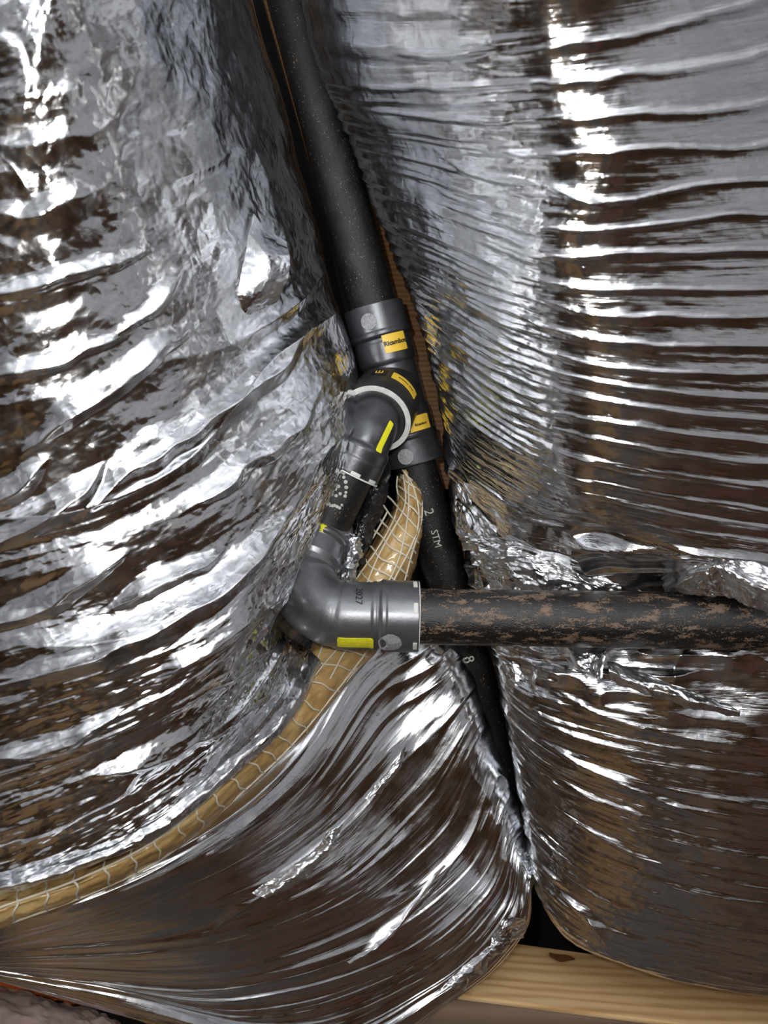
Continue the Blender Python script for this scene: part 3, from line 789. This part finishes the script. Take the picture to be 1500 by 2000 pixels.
# round pressed marks
def disc(name, S, s, a, rs, mat, parent, h=0.0005, label=None, jag=0.0):
    bm = bmesh.new(); R = float(np.interp(s, S.L, S.r)); rnd = random.Random(int(s*1e5))
    c = bm.verts.new(S.at(s, a, h+0.0004)); vs = []
    for i in range(28):
        q = i*2*PI/28; k = 1+jag*rnd.uniform(-1, 1)
        vs.append(bm.verts.new(S.at(s+rs*k*math.cos(q), a+rs*k*math.sin(q)/R, h)))
    ws = []
    for i in range(28):
        q = i*2*PI/28
        ws.append(bm.verts.new(S.at(s+rs*1.02*math.cos(q), a+rs*1.02*math.sin(q)/R, -0.0004)))
    for i in range(28):
        bm.faces.new((c, vs[i], vs[(i+1) % 28])); bm.faces.new((vs[i], ws[i], ws[(i+1) % 28], vs[(i+1) % 28]))
    bmesh.ops.recalc_face_normals(bm, faces=bm.faces)
    me = bpy.data.meshes.new(name); bm.to_mesh(me); bm.free()
    o = link(name, me, mat, parent)
    if label: o['label'] = label
    return o
ss, aa = find(S_run, 719, 628); disc('pressed_mark', S_run, ss, aa, .007, M_greyspot, tee)
ss, aa = find(S_run, 792, 892); disc('pressed_mark', S_run, ss, aa, .007, M_greyspot, tee)

# 90 degree elbow
E = P(566, 1199, .586)
H1 = P(818, 1204, .586)                                    # open end of the horizontal leg
hdir = (H1-E)/np.linalg.norm(H1-E)
U1 = P(630, 1024, .640)
udir = (U1-E)/np.linalg.norm(U1-E)
def elbow_path(a, c, b, r, n=24):
    """a -> corner c -> b with an arc of radius r"""
    da = (a-c)/np.linalg.norm(a-c); db = (b-c)/np.linalg.norm(b-c)
    th = math.acos(np.clip(np.dot(da, db), -1, 1)); tl = r/math.tan(th/2)
    p0 = c+da*tl; p1 = c+db*tl; out = [a]
    bis = (da+db)/np.linalg.norm(da+db); o = c+bis*(r/math.sin(th/2))
    v0 = p0-o; v1 = p1-o; w = math.acos(np.clip(np.dot(v0, v1)/r/r, -1, 1))
    for i in range(n+1):
        t = i/n; out.append(o+(v0*math.sin((1-t)*w)+v1*math.sin(t*w))/math.sin(w))
    out.append(b); return np.array(out)
ep = elbow_path(U1, E, H1, 0.036)
epts, es = resample(ep, 0.0007); EL = es[-1]
eh = [(0.0002, .0262), (0.0008, .0266), (0.0185, .0268), (0.0195, .0282), (0.0215, .0287), (0.0235, .0284), (0.0255, .0258), (0.0275, .0258), (0.038, .0262), (0.040, .0266), (0.044, .0244), (0.05, .0240), (0.058, .0256)]
ew = [(0.0002, .0268), (0.0008, .0272), (0.0240, .0272), (0.0250, .0278), (0.0280, .0278), (0.0295, .0266), (0.0310, .0256), (0.0325, .0262), (0.0345, .0262), (0.036, .0254), (0.058, .0256), (0.060, .0252), (0.066, .0258)]
eprof = [(0, .0212)]+eh+[(EL-s, r) for s, r in reversed(ew)]+[(EL, .0214)]
erad = np.interp(es, [q[0] for q in eprof], [q[1] for q in eprof])
S_el = Surf(epts, erad)
elbow = thing('pipe_elbow', 'large grey ninety-degree press elbow joining the branch to the horizontal black pipe', 'pipe fitting')
join_grids('fitting_body', [tube(epts, erad, 80)], M_steel, elbow)
o = ring('rim_ring', S_el, EL-0.001, EL+0.0012, .0216, .0266, 0, 2*PI, M_white, elbow, label='pale seal ring at the open end')
for pxy in ((800, 1188), (812, 1262), (812, 1142)):
    aa = side(S_el, EL-0.002, *pxy)
    patch('rim_tab', S_el, EL-0.005, EL+0.0008, aa-0.14, aa+0.14, 0.0008, M_white, elbow, na=6, ns=2)
ss, aa = find(S_el, 697, 1256); patch('label', S_el, ss-0.0125, ss+0.0115, aa-0.22, aa+0.22, 0.0006, M_lime, elbow)['label'] = 'worn bright yellow sticker under the elbow'
ss, aa = find(S_el, 764, 1256); disc('pressed_mark', S_el, ss, aa, .0085, M_greyspot, elbow, jag=0.05)
ss, aa = find(S_el, 629, 1026); disc('paint_spot', S_el, ss, aa, .0035, M_lime, elbow, jag=0.5)
ss, aa = find(S_el, 622, 1033); disc('paint_spot', S_el, ss, aa, .0022, M_lime, elbow, jag=0.5)
ss, aa = find(S_el, 700, 1163)
text_on('printed_code', S_el, '2027', 0.0075, ss, aa, 0.0004, M_black, elbow, along='angle', flip=1)

# 45 degree fitting between the tee branch and the short pipe
f45 = thing('pipe_elbow', 'short dark grey bend plugged into the tee branch', 'pipe fitting')
K = Bend+bdir*0.012
Gend = P(703, 915, .668)
Gdir = (U1-K)/np.linalg.norm(U1-K)
G1 = K+Gdir*0.043
fp = elbow_path(Bend-bdir*0.012, K, G1, 0.03)
fpts, fs = resample(fp, 0.0007); FL = fs[-1]
fprof = [(0, .0215), (0.014, .0215), (0.02, .0218), (FL-0.028, .0225), (FL-0.026, .0245), (FL-0.024, .0252), (FL-0.016, .0252), (FL-0.014, .0258), (FL-0.001, .0258), (FL, .0212)]
frad = np.interp(fs, [q[0] for q in fprof], [q[1] for q in fprof])
S_45 = Surf(fpts, frad)
join_grids('fitting_body', [tube(fpts, frad, 72)], M_steel_dark, f45)
ring('rim_ring', S_45, FL-0.0012, FL+0.0025, .0214, .0266, 0, 2*PI, M_white, f45)
for pxy in ((718, 878), (738, 915)):
    aa = side(S_45, FL-0.002, *pxy); patch('rim_tab', S_45, FL-0.004, FL+0.0012, aa-0.16, aa+0.16, 0.0008, M_white, f45, na=6, ns=2)
ss, aa = find(S_45, 751, 852); patch('label', S_45, ss-0.009, ss+0.009, aa-0.12, aa+0.12, 0.0006, M_lime, f45)['label'] = 'lime yellow label at the side'

short, sp = pipe('black_steel_pipe', 'short black pipe with white dotted stencil between the small bend and the large elbow', G1-Gdir*0.02, U1-udir*0.02, M_pipe)
S_sh = Surf(sp, R_PIPE)
def dots(path_px, S, parent, name='stencil_dot', mat=None):
    for px, py, r in path_px:
        ss, aa = find(S, px, py)
        disc(name, S, ss, aa, r, mat or M_print, parent, h=0.0003)
dots([(669, 917, .0012), (671, 924, .0013), (672, 933, .0013), (674, 942, .0015), (676, 952, .0015), (676, 962, .0012), (674, 970, .0014), (662, 950, .0014), (655, 955, .0016), (664, 964, .0013), (656, 968, .0013), (643, 971, .0014),
      (634, 990, .0012), (639, 988, .0013), (644, 987, .0013), (649, 987, .0013), (654, 988, .0013), (659, 990, .0013), (664, 992, .0013), (668, 986, .0011)], S_sh, short)

hpipe, hp = pipe('black_steel_pipe', 'horizontal black steel pipe with tan rust smears running to the right edge', H1-hdir*0.02, P(1700, 1218, .566), M_pipe_dirty, 0.0212)

# ------------------------------------------------------------------ timber, film, cloth
def board(name, label, corners, d, thick, mat, cat='board', parts=False):
    """plank with its near face through four measured corners at distance d and depth thick"""
    bm = bmesh.new()
    cs = [P(x, y, dd) for x, y, dd in corners]
    f = [bm.verts.new(c) for c in cs]; b = [bm.verts.new(c+np.array((0, thick, 0))) for c in cs]
    bm.faces.new(f); bm.faces.new(b[::-1])
    for i in range(4): bm.faces.new((f[i], b[i], b[(i+1) % 4], f[(i+1) % 4]))
    bmesh.ops.recalc_face_normals(bm, faces=bm.faces)
    bmesh.ops.bevel(bm, geom=bm.edges[:], offset=0.0012, segments=2, affect='EDGES')
    me = bpy.data.meshes.new(name); bm.to_mesh(me); bm.free()
    return tag(link(name, me, mat), label, cat)
board('wooden_board', 'orange-brown board behind the top pipe and tee', [(498, -60, .80), (700, -60, .80), (905, 955, .80), (786, 955, .80)], .8, .04, M_stud)
board('wooden_board', 'thin brown board end glimpsed below the horizontal pipe', [(900, 1060, .83), (990, 1060, .83), (1080, 1490, .83), (988, 1490, .83)], .83, .04, M_stud)
def timber(name, label, cs, mat):
    bm = bmesh.new(); v = [bm.verts.new(P(*c)) for c in cs]
    for q in ((0, 1, 2, 3), (4, 5, 6, 7), (0, 1, 5, 4), (1, 2, 6, 5), (2, 3, 7, 6), (3, 0, 4, 7)): bm.faces.new([v[k] for k in q])
    bmesh.ops.recalc_face_normals(bm, faces=bm.faces); bmesh.ops.bevel(bm, geom=bm.edges[:], offset=0.0015, segments=2, affect='EDGES')
    me = bpy.data.meshes.new(name); bm.to_mesh(me); bm.free(); return tag(link(name, me, mat), label, 'joist')
jo = [(740,1805,.742),(1800,1950,.742),(1800,2060,.66),(740,1924,.66)]
j = timber('timber_joist', 'pale pine joist with a brown knot, lying across the bottom right corner', jo+[(x, y+90*(.66/d), d) for x, y, d in jo], M_joist)
M_front_shade = wood('shaded_joist_front', (1.0, 30, 30), [(0.16, 0.105, 0.07), (0.22, 0.15, 0.10), (0.27, 0.19, 0.13)], 0.8, 'DIAGONAL')  # darker brown sheet paints in the shade on the joist's front
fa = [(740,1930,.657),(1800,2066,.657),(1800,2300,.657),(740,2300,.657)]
fb = timber('joist_front_shade', 'shaded front of the pale joist, a sheet coloured brown-grey for the shade', fa+[(750+(x-750)*.657/.652, 1000+(y-1000)*.657/.652, .652) for x, y, d in fa], M_front_shade)
kn = bmesh.new()
kc = P(1090, 1872, .722); kc[2] += .0016; vs = []
for i in range(24):
    q = i*2*PI/24; rx = .012*(1+.35*math.cos(q-0.2)); rz = .0035*(1+.3*math.sin(3*q))
    vs.append(kn.verts.new(Vector((kc[0]+rx*math.cos(q), kc[1]+2.2*rz*math.sin(q), kc[2]-0.137*rx*math.cos(q)-0.10*2.2*rz*math.sin(q)))))
kn.faces.new(vs); me = bpy.data.meshes.new('knot'); kn.to_mesh(me); kn.free()
k = link('knot', me, plain('wood_knot', (0.24, 0.09, 0.03), 0.6, nscale=200), j)

filmo = sheet('plastic_film', [[(735,860,.70),(752,870,.69),(765,880,.70)],[(715,920,.685),(745,930,.672),(765,940,.69)],[(700,985,.668),(725,990,.655),(748,990,.68)],[(690,1040,.65),(708,1045,.64),(728,1045,.66)],[(680,1100,.65),(695,1100,.645),(705,1100,.66)]], 160, 90, crumple(.006, 1.6, 1.6, 111), M_film)
tag(filmo, 'crumpled glossy black plastic film beside the short black pipe', 'film')
scrap = sheet('foil_scrap', [[(672,1042,.625),(690,1040,.62),(700,1052,.63)],[(676,1068,.62),(694,1066,.612),(706,1078,.625)],[(668,1105,.622),(684,1106,.612),(698,1112,.625)],[(645,1158,.62),(668,1162,.612),(692,1160,.625)]], 110, 60, crumple(.004, 1.7, 1.5, 121), M_foil_flap)
tag(scrap, 'small crumpled silver foil scrap wedged behind the large elbow', 'foil')

cl = thing('dusty_cloth', 'mottled grey-pink cloth with an orange edge band in the bottom left corner', 'cloth')
sheet('cloth_body', [[(-120,1880,.60),(0,1925,.60),(90,1945,.60),(170,1968,.60),(228,1990,.605),(233,2010,.64)],[(-120,1960,.56),(0,1980,.56),(90,1990,.56),(170,2005,.565),(225,2030,.58),(232,2040,.63)],[(-120,2150,.54),(0,2150,.54),(90,2150,.54),(170,2150,.55),(225,2150,.57),(232,2150,.63)]], 90, 120, lambda U, V: (0.003*fbm(U*3, V*2, 131), None), M_cloth, cl)
sheet('orange_trim', [[(-120,1870,.60),(0,1906,.60),(80,1928,.60),(130,1946,.60),(175,1964,.603)],[(-120,1880,.592),(0,1916,.592),(80,1936,.592),(130,1952,.594),(175,1965,.6)],[(-120,1890,.595),(0,1926,.596),(80,1946,.596),(130,1958,.598),(175,1967,.603)]], 20, 80, lambda U, V: (0.0006*fbm(U*3, V*4, 133), None), M_orange, cl)

for o in list(COL.objects):
    if o.type == 'EMPTY': set_origin(o)
